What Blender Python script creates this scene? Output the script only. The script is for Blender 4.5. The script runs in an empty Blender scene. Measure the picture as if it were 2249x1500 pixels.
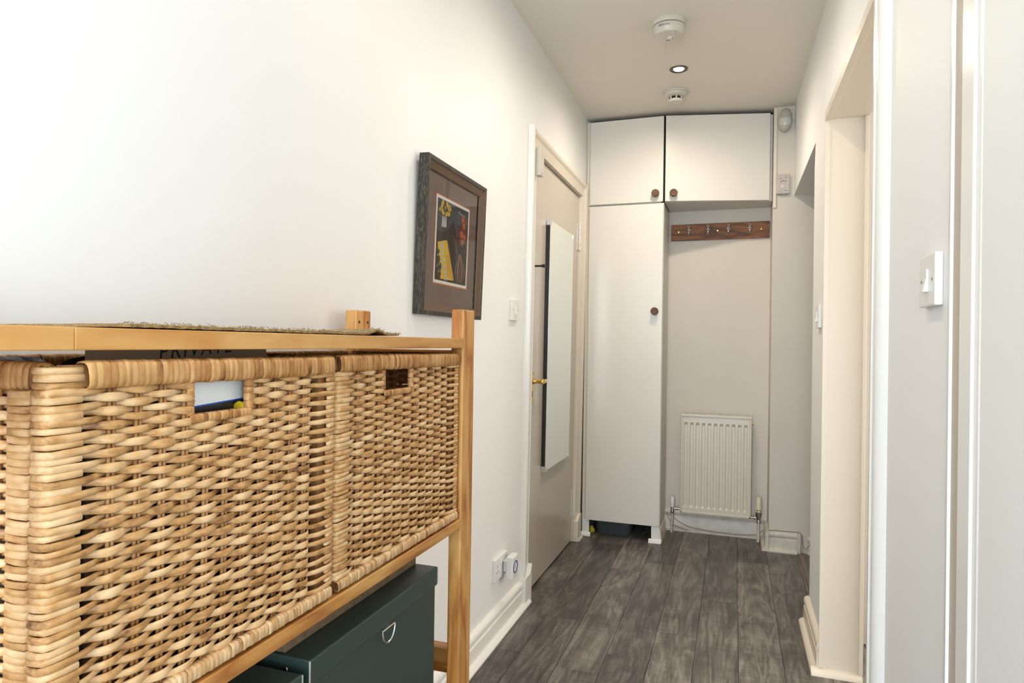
import bpy, bmesh, math, random
import numpy as np
from mathutils import Vector, Matrix, Euler
random.seed(7); rng = np.random.default_rng(7)
S = bpy.context.scene
C = S.collection
PI = math.pi

# ------------------------------------------------------------------ camera
cam_d = bpy.data.cameras.new('camera'); cam = bpy.data.objects.new('camera', cam_d); C.objects.link(cam)
cam_d.sensor_width = 36.0; cam_d.lens = 22.90; cam_d.clip_start = 0.02
yaw, pitch, roll = 0.3287865, 0.003051, 0.0142874
fwd = Vector((-math.sin(yaw)*math.cos(pitch), math.cos(yaw)*math.cos(pitch), math.sin(pitch)))
rt = Vector((math.cos(yaw), math.sin(yaw), 0)); up = rt.cross(fwd)
r2 = rt*math.cos(roll)+up*math.sin(roll); u2 = -rt*math.sin(roll)+up*math.cos(roll)
cam.matrix_world = Matrix(((r2.x,u2.x,-fwd.x,0),(r2.y,u2.y,-fwd.y,0),(r2.z,u2.z,-fwd.z,1.15),(0,0,0,1)))
S.camera = cam

# ------------------------------------------------------------------ world, large lights, exposure
w = bpy.data.worlds.new('world'); S.world = w; w.use_nodes = True
w.node_tree.nodes['Background'].inputs[0].default_value = (0.85,0.92,1.0,1)
w.node_tree.nodes['Background'].inputs[1].default_value = 0.6
def area(name, loc, rot, sx, sy, energy, col):
    d = bpy.data.lights.new(name,'AREA'); d.shape='RECTANGLE'; d.size=sx; d.size_y=sy; d.energy=energy; d.color=col
    o = bpy.data.objects.new(name,d); C.objects.link(o); o.location=loc; o.rotation_euler=rot; return o
area('window_daylight_end', (-0.28,-2.50,1.20), (PI/2,0,0), 1.0,2.0, 31, (0.75,0.885,1.0))          # window behind the camera
area('window_daylight_near_room', (2.52,-1.30,1.35), (PI/2,0,PI/2), 2.2,1.6, 33, (0.75,0.885,1.0))     # window of the near room
area('window_daylight_far_room', (2.52,2.15,1.35), (PI/2,0,PI/2), 1.2,1.5, 12, (1.0,0.96,0.90))      # window of the next room
vs = S.view_settings
vs.view_transform='Standard'; vs.look='None'; vs.exposure=1.43; vs.gamma=1.0; vs.use_curve_mapping=False

# ------------------------------------------------------------------ mesh helpers
class MB:
    def __init__(s): s.v=[]; s.f=[]
    def add(s, vs, fs):
        b=len(s.v); s.v += [tuple(v) for v in vs]; s.f += [tuple(i+b for i in f) for f in fs]; return s
    def box(s, a, b):
        (x0,y0,z0),(x1,y1,z1)=a,b
        x0,x1=min(x0,x1),max(x0,x1); y0,y1=min(y0,y1),max(y0,y1); z0,z1=min(z0,z1),max(z0,z1)
        return s.add([(x0,y0,z0),(x1,y0,z0),(x1,y1,z0),(x0,y1,z0),(x0,y0,z1),(x1,y0,z1),(x1,y1,z1),(x0,y1,z1)],
              [(3,2,1,0),(4,5,6,7),(0,1,5,4),(1,2,6,5),(2,3,7,6),(3,0,4,7)])
    def extr(s, poly, fn, a0, a1):
        n=len(poly)
        vs=[fn(p,q,a0) for p,q in poly]+[fn(p,q,a1) for p,q in poly]
        fs=[(i,(i+1)%n,n+(i+1)%n,n+i) for i in range(n)]+[tuple(range(n-1,-1,-1)),tuple(range(n,2*n))]
        return s.add(vs,fs)
    def lathe(s, prof, c=(0,0,0), axis='z', n=24, cap=True):
        vs=[];m=len(prof)
        for r,h in prof:
            for k in range(n):
                a=2*PI*k/n; p,q=r*math.cos(a),r*math.sin(a)
                v={'z':(p,q,h),'x':(h,p,q),'y':(q,h,p)}[axis]
                vs.append((v[0]+c[0],v[1]+c[1],v[2]+c[2]))
        fs=[(i*n+k,i*n+(k+1)%n,(i+1)*n+(k+1)%n,(i+1)*n+k) for i in range(m-1) for k in range(n)]
        if cap: fs += [tuple(range(n-1,-1,-1)), tuple((m-1)*n+k for k in range(n))]
        return s.add(vs,fs)
    def tube(s, pts, r, n=8, closed=False):
        pts=[Vector(p) for p in pts]; m=len(pts); vs=[]; prev=None
        rs = r if hasattr(r,'__len__') else [r]*m
        for i,p in enumerate(pts):
            if closed: t=(pts[(i+1)%m]-pts[i-1]).normalized()
            else: t=(pts[min(i+1,m-1)]-pts[max(i-1,0)]).normalized()
            if prev is None: nrm = t.orthogonal().normalized()
            else:
                nrm = prev - t*prev.dot(t); nrm = nrm.normalized() if nrm.length>1e-6 else t.orthogonal().normalized()
            prev=nrm; b=t.cross(nrm)
            for k in range(n):
                a=2*PI*k/n; vs.append(p+nrm*(rs[i]*math.cos(a))+b*(rs[i]*math.sin(a)))
        L = m if closed else m-1
        fs=[(i*n+k,i*n+(k+1)%n,((i+1)%m)*n+(k+1)%n,((i+1)%m)*n+k) for i in range(L) for k in range(n)]
        if not closed: fs += [tuple(range(n-1,-1,-1)), tuple((m-1)*n+k for k in range(n))]
        return s.add(vs,fs)
    def mesh(s, name):
        me=bpy.data.meshes.new(name); me.from_pydata(s.v,[],s.f)
        bm=bmesh.new(); bm.from_mesh(me); bmesh.ops.recalc_face_normals(bm,faces=bm.faces); bm.to_mesh(me); bm.free()
        return me
    def build(s, name, mat, parent=None, smooth=False, bevel=0, seg=2, loc=None):
        me=s.mesh(name); me.materials.append(mat)
        if smooth:
            for p in me.polygons: p.use_smooth=True
            try: me.set_sharp_from_angle(angle=math.radians(40))
            except Exception: pass
        o=bpy.data.objects.new(name,me); C.objects.link(o)
        if parent: o.parent=parent
        if loc: o.location=loc
        if bevel:
            md=o.modifiers.new('bevel','BEVEL'); md.width=bevel; md.segments=seg; md.limit_method='ANGLE'; md.angle_limit=math.radians(35)
        return o
def B(a,b): return MB().box(a,b)
def tag(o, label, cat, group=None):
    o['label']=label; o['category']=cat
    if group: o['group']=group
    return o
def struct(o, label=None):
    o['kind']='structure'
    if label: o['label']=label
    return o
def thing(name, label, cat, loc=(0,0,0), rot=(0,0,0), group=None):
    o=bpy.data.objects.new(name,None); C.objects.link(o); o.location=loc; o.rotation_euler=rot; o.empty_display_size=.05
    return tag(o,label,cat,group)
def link_copy(me, name, parent, mat4):
    o=bpy.data.objects.new(name,me); C.objects.link(o); o.parent=parent; o.matrix_local=mat4; return o

# ------------------------------------------------------------------ materials
def newmat(name):
    m=bpy.data.materials.new(name); m.use_nodes=True; nt=m.node_tree; return m,nt,nt.nodes['Principled BSDF']
def N(nt,t,**kw):
    n=nt.nodes.new(t)
    for k,v in kw.items(): setattr(n,k,v)
    return n
def plain(name, col, rough=.5, metal=0, bump=0, bscale=200, spec=.5, var=0, vscale=6, emit=None):
    m,nt,b=newmat(name); L=nt.links
    b.inputs['Base Color'].default_value=(*col,1); b.inputs['Roughness'].default_value=rough; b.inputs['Metallic'].default_value=metal
    b.inputs['Specular IOR Level'].default_value=spec
    if bump or var: tc=N(nt,'ShaderNodeTexCoord')
    if bump:
        n=N(nt,'ShaderNodeTexNoise'); n.inputs['Scale'].default_value=bscale; n.inputs['Detail'].default_value=4
        L.new(tc.outputs['Object'],n.inputs['Vector'])
        bp=N(nt,'ShaderNodeBump'); bp.inputs['Strength'].default_value=bump; bp.inputs['Distance'].default_value=.002
        L.new(n.outputs['Fac'],bp.inputs['Height']); L.new(bp.outputs['Normal'],b.inputs['Normal'])
    if var:
        n=N(nt,'ShaderNodeTexNoise'); n.inputs['Scale'].default_value=vscale; n.inputs['Detail'].default_value=5
        L.new(tc.outputs['Object'],n.inputs['Vector'])
        r=N(nt,'ShaderNodeValToRGB'); r.color_ramp.elements[0].position=.3; r.color_ramp.elements[1].position=.7
        r.color_ramp.elements[0].color=(*[c*(1-var) for c in col],1); r.color_ramp.elements[1].color=(*[min(1,c*(1+var*.5)) for c in col],1)
        L.new(n.outputs['Fac'],r.inputs['Fac']); L.new(r.outputs['Color'],b.inputs['Base Color'])
    if emit:
        b.inputs['Emission Color'].default_value=(*emit[0],1); b.inputs['Emission Strength'].default_value=emit[1]
    return m
def ramp(nt, pts):
    r=N(nt,'ShaderNodeValToRGB'); e=r.color_ramp.elements
    e[0].position,e[0].color=pts[0][0],(*pts[0][1],1); e[1].position,e[1].color=pts[-1][0],(*pts[-1][1],1)
    for p,c in pts[1:-1]:
        x=e.new(p); x.color=(*c,1)
    return r
def wood(name, axis, cols, rough=.45, scale=1.0, ring=9, dist=5, rnd=True):
    """grain runs along axis (0,1,2)"""
    m,nt,b=newmat(name); L=nt.links
    tc=N(nt,'ShaderNodeTexCoord'); mp=N(nt,'ShaderNodeMapping'); oi=N(nt,'ShaderNodeObjectInfo')
    sc=[14*scale]*3; sc[axis]=2.6*scale; mp.inputs['Scale'].default_value=sc
    if rnd:
        mul=N(nt,'ShaderNodeVectorMath',operation='SCALE'); comb=N(nt,'ShaderNodeCombineXYZ')
        for i in range(3): L.new(oi.outputs['Random'],comb.inputs[i])
        L.new(comb.outputs[0],mul.inputs[0]); mul.inputs['Scale'].default_value=37.0
        ad=N(nt,'ShaderNodeVectorMath',operation='ADD'); L.new(mp.outputs[0],ad.inputs[0]); L.new(mul.outputs[0],ad.inputs[1]); vec=ad.outputs[0]
    else: vec=mp.outputs[0]
    L.new(tc.outputs['Object'],mp.inputs['Vector'])
    n1=N(nt,'ShaderNodeTexNoise'); n1.inputs['Scale'].default_value=1.0; n1.inputs['Detail'].default_value=3; n1.inputs['Distortion'].default_value=.4; L.new(vec,n1.inputs['Vector'])
    wv=N(nt,'ShaderNodeMath',operation='MULTIPLY'); L.new(n1.outputs['Fac'],wv.inputs[0]); wv.inputs[1].default_value=ring
    fr=N(nt,'ShaderNodeMath',operation='PINGPONG'); L.new(wv.outputs[0],fr.inputs[0]); fr.inputs[1].default_value=1.0
    n2=N(nt,'ShaderNodeTexNoise'); n2.inputs['Scale'].default_value=6.0; n2.inputs['Detail'].default_value=6; n2.inputs['Roughness'].default_value=.7; L.new(vec,n2.inputs['Vector'])
    mx=N(nt,'ShaderNodeMix',data_type='FLOAT'); mx.inputs['Factor'].default_value=.30; L.new(fr.outputs[0],mx.inputs[2]); L.new(n2.outputs['Fac'],mx.inputs[3])
    r=ramp(nt,cols); L.new(mx.outputs[0],r.inputs['Fac']); L.new(r.outputs['Color'],b.inputs['Base Color'])
    b.inputs['Roughness'].default_value=rough
    bp=N(nt,'ShaderNodeBump'); bp.inputs['Strength'].default_value=.12; bp.inputs['Distance'].default_value=.001; L.new(mx.outputs[0],bp.inputs['Height']); L.new(bp.outputs['Normal'],b.inputs['Normal'])
    return m
PINE=[(.10,(.34,.115,.022)),(.42,(.58,.265,.066)),(.85,(.70,.385,.128))]
M={}
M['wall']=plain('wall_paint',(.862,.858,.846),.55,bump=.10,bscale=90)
M['wall_far_tinted']=plain('wall_paint_far_tint',(.70,.635,.55),.55,bump=.10,bscale=90,var=.03,vscale=3)  # cream paint with the warm, dimmer far light mixed into its colour
M['ceiling']=plain('ceiling_paint',(.83,.775,.685),.75,bump=.06,bscale=120)
M['cream']=plain('cream_gloss_paint',(.80,.71,.59),.30,bump=.05,bscale=60)
M['white_gloss']=plain('white_gloss_paint',(.86,.84,.80),.28,bump=.06,bscale=50)
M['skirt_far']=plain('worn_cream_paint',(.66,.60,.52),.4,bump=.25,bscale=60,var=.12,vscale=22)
M['door']=plain('door_paint',(.60,.53,.445),.28,bump=.03,bscale=30)
M['melamine']=plain('white_melamine',(.80,.755,.685),.22,bump=.01,bscale=20)
M['melamine_edge']=plain('melamine_edge',(.74,.71,.66),.4)
M['dark']=plain('black_gap_shade',(.012,.011,.010),.9)  # black of the floor joints; also paints shade into cupboard and door gaps
M['knob']=wood('walnut_knob',0,[(.2,(.075,.028,.010)),(.8,(.16,.066,.026))],.5,3)
M['pine_y']=wood('pine_along',1,PINE,.38,1.0,7)
M['pine_z']=wood('pine_upright',2,PINE,.38,1.0,7)
M['pine_x']=wood('pine_cross',0,PINE,.4,1.0,7)
M['oak']=wood('stained_oak',0,[(.15,(.09,.025,.004)),(.5,(.205,.064,.010)),(.9,(.32,.115,.022))],.5,1.1,9)
M['white_plastic']=plain('white_plastic',(.82,.82,.81),.25)
M['grey_plastic']=plain('switch_white_plastic',(.80,.79,.76),.3)
M['aged_plastic']=plain('aged_plastic',(.66,.615,.53),.35)
M['cream_plastic']=plain('cream_plastic',(.72,.64,.47),.35)
M['pir']=plain('sensor_plastic',(.47,.44,.36),.3)
M['pir_lens']=plain('sensor_lens',(.62,.60,.54),.2)
M['chrome']=plain('chrome',(.8,.8,.8),.12,1)
M['brass']=plain('brass',(.78,.52,.16),.22,1)
M['black_metal']=plain('black_metal',(.015,.014,.014),.35)
M['steel_dark']=plain('dull_steel',(.38,.34,.30),.32,1)
M['mirror']=plain('mirror_glass',(.88,.92,.88),.02,1)
M['radiator']=plain('radiator_enamel',(.68,.61,.50),.25)
M['pipe']=plain('painted_pipe',(.55,.49,.42),.4,var=.15,vscale=40)
M['green']=plain('green_card',(.036,.062,.054),.36,bump=.05,bscale=300)
M['green_edge']=plain('worn_card_edge',(.55,.5,.42),.7)
M['board']=plain('rough_board',(.24,.16,.09),.9,bump=.6,bscale=120,var=.35,vscale=60)
M['frame']=wood('dark_frame_wood',2,[(.25,(.010,.008,.006)),(.65,(.034,.026,.018)),(.95,(.15,.115,.07))],.45,7,10)
M['frame_in']=plain('bronze_frame_face',(.11,.062,.034),.3)
M['mount']=plain('brown_mount_board',(.20,.14,.115),.55)
M['mount_white']=plain('white_mount_bevel',(.86,.84,.80),.5)
M['mount_orange']=plain('orange_mount_line',(.50,.16,.05),.5)
M['blue']=plain('blue_ring',(.02,.06,.22),.3)
M['ink']=plain('black_ink',(.02,.015,.014),.6)
M['grey_print']=plain('grey_print',(.32,.30,.28),.6)
M['cardboard']=plain('brown_folder',(.36,.23,.14),.7,bump=.1,bscale=150)
M['paper']=plain('white_card',(.93,.93,.92),.5)
M['blue_edge']=plain('blue_card_edge',(.02,.09,.5),.5)
M['black_bag']=plain('black_plastic_bag',(.014,.014,.015),.28)
M['clear_bag']=plain('grey_plastic_bag',(.42,.42,.42),.25)
M['yellow']=plain('yellow_plastic',(.78,.55,.02),.35)
M['tub']=plain('grey_tub_shade',(.06,.07,.075),.35)  # tub grey darkened to carry the shade under the cupboard
M['beige_band']=plain('darker_beige',(.50,.43,.34),.5)  # darker beige than the white trim beside it
M['cable']=plain('cable_grey',(.30,.25,.21),.5)
M['lamp']=plain('lamp_face',(1,.9,.7),.3,emit=((1.0,.80,.50),14.0))
M['bezel']=plain('dark_bezel_metal',(.10,.085,.07),.4,1)
M['nickel']=plain('brushed_nickel',(.30,.27,.24),.38,1)
# woven rattan: each piece takes its own tone
def rattan(name, lo, mid, hi, axis):
    m,nt,b=newmat(name); L=nt.links
    tc=N(nt,'ShaderNodeTexCoord'); oi=N(nt,'ShaderNodeObjectInfo'); mp=N(nt,'ShaderNodeMapping')
    sc=[260]*3; sc[axis]=26; mp.inputs['Scale'].default_value=sc
    comb=N(nt,'ShaderNodeCombineXYZ'); mul=N(nt,'ShaderNodeMath',operation='MULTIPLY'); mul.inputs[1].default_value=91
    L.new(oi.outputs['Random'],mul.inputs[0])
    for i in range(3): L.new(mul.outputs[0],comb.inputs[i])
    ad=N(nt,'ShaderNodeVectorMath',operation='ADD'); L.new(tc.outputs['Object'],mp.inputs['Vector']); L.new(mp.outputs[0],ad.inputs[0]); L.new(comb.outputs[0],ad.inputs[1])
    n1=N(nt,'ShaderNodeTexNoise'); n1.inputs['Scale'].default_value=1.0; n1.inputs['Detail'].default_value=5; n1.inputs['Roughness'].default_value=.65; L.new(ad.outputs[0],n1.inputs['Vector'])
    n2=N(nt,'ShaderNodeTexNoise'); n2.inputs['Scale'].default_value=42; n2.inputs['Detail'].default_value=2
    ad2=N(nt,'ShaderNodeVectorMath',operation='ADD'); L.new(tc.outputs['Object'],ad2.inputs[0]); L.new(comb.outputs[0],ad2.inputs[1]); L.new(ad2.outputs[0],n2.inputs['Vector'])
    mx=N(nt,'ShaderNodeMix',data_type='FLOAT'); mx.inputs['Factor'].default_value=.55; L.new(n1.outputs['Fac'],mx.inputs[2]); L.new(n2.outputs['Fac'],mx.inputs[3])
    sh=N(nt,'ShaderNodeMath',operation='MULTIPLY_ADD'); L.new(oi.outputs['Random'],sh.inputs[0]); sh.inputs[1].default_value=.26; sh.inputs[2].default_value=-.13
    su=N(nt,'ShaderNodeMath',operation='ADD'); L.new(mx.outputs[0],su.inputs[0]); L.new(sh.outputs[0],su.inputs[1])
    r=ramp(nt,[(.22,lo),(.42,mid),(.66,hi)]); L.new(su.outputs[0],r.inputs['Fac']); L.new(r.outputs['Color'],b.inputs['Base Color'])
    b.inputs['Roughness'].default_value=.42
    bp=N(nt,'ShaderNodeBump'); bp.inputs['Strength'].default_value=.35; bp.inputs['Distance'].default_value=.0008; L.new(n1.outputs['Fac'],bp.inputs['Height']); L.new(bp.outputs['Normal'],b.inputs['Normal'])
    return m
M['strand']=rattan('rattan_strand',(.16,.055,.014),(.58,.305,.108),(.83,.555,.295),1)
M['stake']=rattan('rattan_stake',(.17,.066,.018),(.37,.168,.054),(.52,.275,.105),2)
M['wrapm']=rattan('rattan_wrap',(.14,.043,.010),(.45,.198,.053),(.66,.365,.142),2)
M['wrap_pale']=rattan('rattan_base_wrap',(.22,.085,.026),(.60,.345,.145),(.80,.56,.32),2)
# vinyl planks
def plank_mat():
    m,nt,b=newmat('grey_oak_vinyl'); L=nt.links
    tc=N(nt,'ShaderNodeTexCoord'); oi=N(nt,'ShaderNodeObjectInfo')
    mul=N(nt,'ShaderNodeMath',operation='MULTIPLY'); mul.inputs[1].default_value=53; L.new(oi.outputs['Random'],mul.inputs[0])
    comb=N(nt,'ShaderNodeCombineXYZ'); L.new(mul.outputs[0],comb.inputs[0]); L.new(mul.outputs[0],comb.inputs[1])
    ad=N(nt,'ShaderNodeVectorMath',operation='ADD'); L.new(tc.outputs['Object'],ad.inputs[0]); L.new(comb.outputs[0],ad.inputs[1])
    def nz(sx,sy,scale,det,rough=.6,dist=0.):
        mp=N(nt,'ShaderNodeMapping'); mp.inputs['Scale'].default_value=(sx,sy,1); L.new(ad.outputs[0],mp.inputs['Vector'])
        n=N(nt,'ShaderNodeTexNoise'); n.inputs['Scale'].default_value=scale; n.inputs['Detail'].default_value=det; n.inputs['Roughness'].default_value=rough; n.inputs['Distortion'].default_value=dist
        L.new(mp.outputs[0],n.inputs['Vector']); return n.outputs['Fac']
    grain=nz(46,3.2,1.6,6,.7,.3); fig=nz(9,1.3,1.0,3,.5,1.2); patch=nz(9,3.0,1.0,4,.65,.2); saw=nz(6,70,1.0,3,.7)
    rg=N(nt,'ShaderNodeMath',operation='MULTIPLY'); L.new(fig,rg.inputs[0]); rg.inputs[1].default_value=13
    pp=N(nt,'ShaderNodeMath',operation='PINGPONG'); L.new(rg.outputs[0],pp.inputs[0]); pp.inputs[1].default_value=1
    def mix(a,bb,f):
        mx=N(nt,'ShaderNodeMix',data_type='FLOAT'); mx.inputs['Factor'].default_value=f; L.new(a,mx.inputs[2]); L.new(bb,mx.inputs[3]); return mx.outputs[0]
    h=mix(mix(mix(grain,pp.outputs[0],.24),patch,.48),saw,.16)
    sh=N(nt,'ShaderNodeMath',operation='MULTIPLY_ADD'); L.new(oi.outputs['Random'],sh.inputs[0]); sh.inputs[1].default_value=.13; sh.inputs[2].default_value=-.065
    su=N(nt,'ShaderNodeMath',operation='ADD'); L.new(h,su.inputs[0]); L.new(sh.outputs[0],su.inputs[1])
    r=ramp(nt,[(.34,(.040,.034,.029)),(.45,(.088,.077,.066)),(.54,(.155,.138,.120)),(.66,(.30,.272,.24))]); L.new(su.outputs[0],r.inputs['Fac']); L.new(r.outputs['Color'],b.inputs['Base Color'])
    b.inputs['Roughness'].default_value=.38
    bp=N(nt,'ShaderNodeBump'); bp.inputs['Strength'].default_value=.15; bp.inputs['Distance'].default_value=.001; L.new(grain,bp.inputs['Height']); L.new(bp.outputs['Normal'],b.inputs['Normal'])
    return m
M['plank']=plank_mat()

# ------------------------------------------------------------------ room shell
CZ=2.512; LEAN=0.0085; LX=-0.878
def lx(z): return LX+LEAN*z
RW=0.308
# floor
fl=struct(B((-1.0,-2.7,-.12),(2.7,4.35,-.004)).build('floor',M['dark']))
cols=[-.898+.1545*i for i in range(9)]
joint=[3.40,3.76,3.35,3.51,3.77,3.10,3.70,3.29,3.55]
for i,x0 in enumerate(cols):
    x1=x0+.1545
    ys=[-2.6]+[joint[i]-1.09*k for k in range(6,-2,-1) if -2.6<joint[i]-1.09*k<4.2]+[4.2]
    for a,b_ in zip(ys[:-1],ys[1:]):
        g=.0006; xa=x0+g
        o=B((xa,a+g,-.005),(x1-g,b_-g,0)).build('plank',M['plank'],fl,bevel=.0007,seg=1)
slab=B((.495,-2.6,-.004),(2.6,4.2,-.0005)).build('side_room_flooring',M['plank'],fl)
# ceiling
struct(B((-1.0,-2.7,CZ),(2.7,4.35,CZ+.1)).build('ceiling',M['ceiling']))
# left wall (leans in a little towards the top)
mb=MB(); mb.extr([(lx(0),0),(lx(CZ),CZ),(-1.0,CZ),(-1.0,0)],lambda p,q,a:(p,a,q),-2.7,2.802)
mb.extr([(lx(2.022),2.022),(lx(CZ),CZ),(-1.0,CZ),(-1.0,2.022)],lambda p,q,a:(p,a,q),2.802,3.73)
mb.extr([(lx(0),0),(lx(CZ),CZ),(-1.0,CZ),(-1.0,0)],lambda p,q,a:(p,a,q),3.73,4.35)
struct(mb.build('wall_left',M['wall']))
struct(B((-1.0,4.2,0),(.20,4.35,CZ)).build('wall_niche',M['wall_far_tinted']))
struct(B((.198,3.975,0),(2.7,4.35,CZ)).build('wall_end',M['wall_far_tinted'],bevel=.002))
# right wall: panels around the alcove opening and two doorways
def wr(y,z):
    t=max(0,min(1,(3.975-y)/1.2)); return RW+.020*t*max(0,(z-1.9)/.6)
def rpanel(mb,y0,y1,z0,z1):
    xb=.434
    if z0<1.9<z1: rpanel(mb,y0,y1,z0,1.9); z0=1.9
    vs=[(wr(y0,z0),y0,z0),(xb,y0,z0),(xb,y1,z0),(wr(y1,z0),y1,z0),(wr(y0,z1),y0,z1),(xb,y0,z1),(xb,y1,z1),(wr(y1,z1),y1,z1)]
    mb.add(vs,[(3,2,1,0),(4,5,6,7),(0,1,5,4),(1,2,6,5),(2,3,7,6),(3,0,4,7)])
mb=MB()
rpanel(mb,2.968,3.975,2.005,CZ)
rpanel(mb,2.55,2.968,0,CZ)
rpanel(mb,1.60,2.55,1.975,CZ)
rpanel(mb,1.06,1.60,0,CZ)
rpanel(mb,.20,1.06,2.05,CZ)
rpanel(mb,.10,.20,0,CZ)
rpanel(mb,-1.55,.10,2.10,CZ)
rpanel(mb,-2.7,-1.55,0,CZ)
struct(mb.build('wall_right',M['wall']))
struct(B((.434,2.85,0),(2.7,2.97,CZ)).build('wall_alcove_side',M['wall_far_tinted']))
struct(B((.434,1.30,0),(2.7,1.42,CZ)).build('wall_partition',M['wall']))
struct(B((2.6,-2.7,0),(2.7,4.35,CZ)).build('wall_outer',M['wall']))
struct(B((-1.0,-2.7,0),(2.7,-2.6,CZ)).build('wall_back',M['wall']))

# ------------------------------------------------------------------ skirtings and trims
SK=[(0,0),(.040,0),(.041,.006),(.036,.014),(.027,.019),(.021,.022),(.020,.072),(.013,.078),(.018,.083),(.021,.092),(.019,.103),(.013,.111),(.006,.113),(0,.116)]
def skirt_left(y0,y1,name):
    return struct(MB().extr(SK,lambda p,q,a:(lx(0)+p,a,q),y0,y1).build(name,M['white_gloss'],smooth=True))
skirt_left(-2.6,2.715,'baseboard_left')
SR=SK
struct(MB().extr(SR,lambda p,q,a:(RW-p*.95,a,q),2.535,2.985).build('baseboard_right',M['cream'],smooth=True))
struct(MB().extr(SR,lambda p,q,a:(RW-p,a,q),1.06,1.545).build('baseboard_right_near',M['white_gloss'],smooth=True))
# shoe moulding across the foot of the far jamb
struct(MB().extr([(0,0),(.030,0),(.030,.006),(.022,.016),(.010,.022),(0,.024)],lambda p,q,a:(a,2.540-p,q),.270,.432).build('trim_1',M['cream'],smooth=True))
# niche skirting (worn) and the boxed skirting on the end wall
NK=[(0,0),(.030,0),(.030,.012),(.020,.020),(.018,.085),(.012,.095),(.016,.104),(.016,.118),(.008,.128),(0,.130)]
struct(MB().extr(NK,lambda p,q,a:(a,4.2-p,q),-.398,.197).build('baseboard_niche',M['skirt_far'],smooth=True))
se=MB().extr(SK,lambda p,q,a:(a,3.975-p,q),.198,.345)
struct(se.build('baseboard_end',M['skirt_far'],smooth=True))
r_=MB(); r_.box((.345,3.952,0),(.366,3.975,.112)); r_.build('return_block',M['skirt_far'],bpy.data.objects['baseboard_end'],bevel=.004)
struct(MB().extr(SK,lambda p,q,a:(.197-p*.9,a,q),3.945,4.17).build('baseboard_niche_side',M['skirt_far'],smooth=True))
struct(MB().extr(SK,lambda p,q,a:(a,3.975-p*.6,q*.8),.40,1.6).build('baseboard_alcove',M['skirt_far'],smooth=True))
struct(B((.352,2.99,0),(.378,3.93,.010)).build('trim_2',plain('alcove_floor_bar',(.20,.17,.14),.5),bevel=.003))

# far doorway on the right: lining with planted edge strip, near architrave
dw=MB(); dw.box((.297,2.533,0),(.434,2.552,1.975)); o=struct(dw.build('door_2',M['cream'],bevel=.001))
o['label']='cream lined doorway opening in the right wall'
B((.295,2.5275,.024),(.311,2.534,1.962)).build('edge_strip',M['cream'],o,bevel=.001)
B((.420,2.520,.024),(.433,2.534,1.957)).build('door_stop',M['cream'],o,bevel=.002)
B((.297,1.615,1.957),(.434,2.533,1.976)).build('head_lining',M['cream'],o,bevel=.001)
B((.293,1.60,1.9505),(.311,2.5275,1.979)).build('head_strip',M['cream'],o,bevel=.001)
B((.315,1.602,0),(.434,1.618,1.957)).build('near_lining',M['cream'],o,bevel=.001)
AR=[(0,0),(.022,0),(.024,.004),(.023,.012),(.018,.016),(.020,.022),(.022,.036),(.018,.052),(.010,.062),(0,.068)]
struct(MB().extr(AR,lambda p,q,a:(RW-p,1.625-q,a),0,1.985).build('trim_3',M['white_gloss'],smooth=True))
# near doorway on the right: architrave, beige strip, jamb
t4=struct(B((.3045,1.040,0),(.312,1.090,2.2)).build('trim_4',M['white_gloss'],bevel=.0015))
B((.3058,1.090,0),(.312,1.1245,2.2)).build('beige_strip',M['beige_band'],t4)
MB().extr([(0,0),(.0085,0),(.0085,.008),(.006,.015),(0,.017)],lambda p,q,a:(RW+.002-p,1.124+q,a),0,2.2).build('outer_bead',M['white_gloss'],t4,smooth=True)
j=struct(B((.3082,1.018,0),(.440,1.0395,2.05)).build('trim_5',M['white_gloss'],bevel=.003))
d3=struct(B((.3085,.225,.006),(.348,1.0165,2.045)).build('door_3',plain('white_satin_paint',(.85,.84,.81),.55,bump=.08,bscale=40),bevel=.002)); d3['label']='white painted door at the right edge, beside the near light switch'
MB().lathe([(.024,0),(.024,-.005),(.010,-.008),(.010,-.034),(.022,-.044),(.026,-.056),(.018,-.066)],(.3085,.285,1.02),'x',20).build('door_knob',M['brass'],d3,smooth=True)

# ------------------------------------------------------------------ left door with its frame
LR=(0,math.atan(LEAN),0)
def lroot(y,z,n=0): return (lx(z)+n,y,z)
d1=bpy.data.objects.new('door_1',None); C.objects.link(d1); d1.location=lroot(2.81,.0); d1.rotation_euler=LR; struct(d1,'flush beige painted door with a mirror hung on it')
# local frame of the door: x outward, y from hinge-free edge, z up
B((-.045,0,.008),(-.008,.908,2.012)).build('door_leaf',M['door'],d1,bevel=.0015)
fr=MB()
B((-.12,-.03,0),(-.002,-.003,2.022)).build('jamb',M['cream'],d1); B((-.12,.911,0),(-.002,.935,2.022)).build('jamb',M['cream'],d1)
B((-.12,-.03,2.015),(-.002,.935,2.035)).build('frame_head',M['cream'],d1)
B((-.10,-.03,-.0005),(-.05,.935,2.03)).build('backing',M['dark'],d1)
# architrave, two beads, mitred at the top by overlap
def arch_prof(wd): return [(-.004,0),(.012,0),(.013,.006),(.009,.011),(.012,.016),(.013,wd-.034),(.017,wd-.028),(.024,wd-.022),(.026,wd-.010),(.022,wd-.002),(.018,wd),(-.004,wd)]
AW=.092
MB().extr(arch_prof(AW),lambda p,q,a:(p,-.008-q,a),.115,2.018+AW).build('architrave',M['white_gloss'],d1,smooth=True)
MB().extr(arch_prof(.075),lambda p,q,a:(p,.918+q,a),.0,2.018+.075).build('architrave',M['cream'],d1,smooth=True)
MB().extr(arch_prof(.080),lambda p,q,a:(p,a,2.018+q),-.008-.05,.918+.045).build('architrave',M['cream'],d1,smooth=True)
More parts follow.
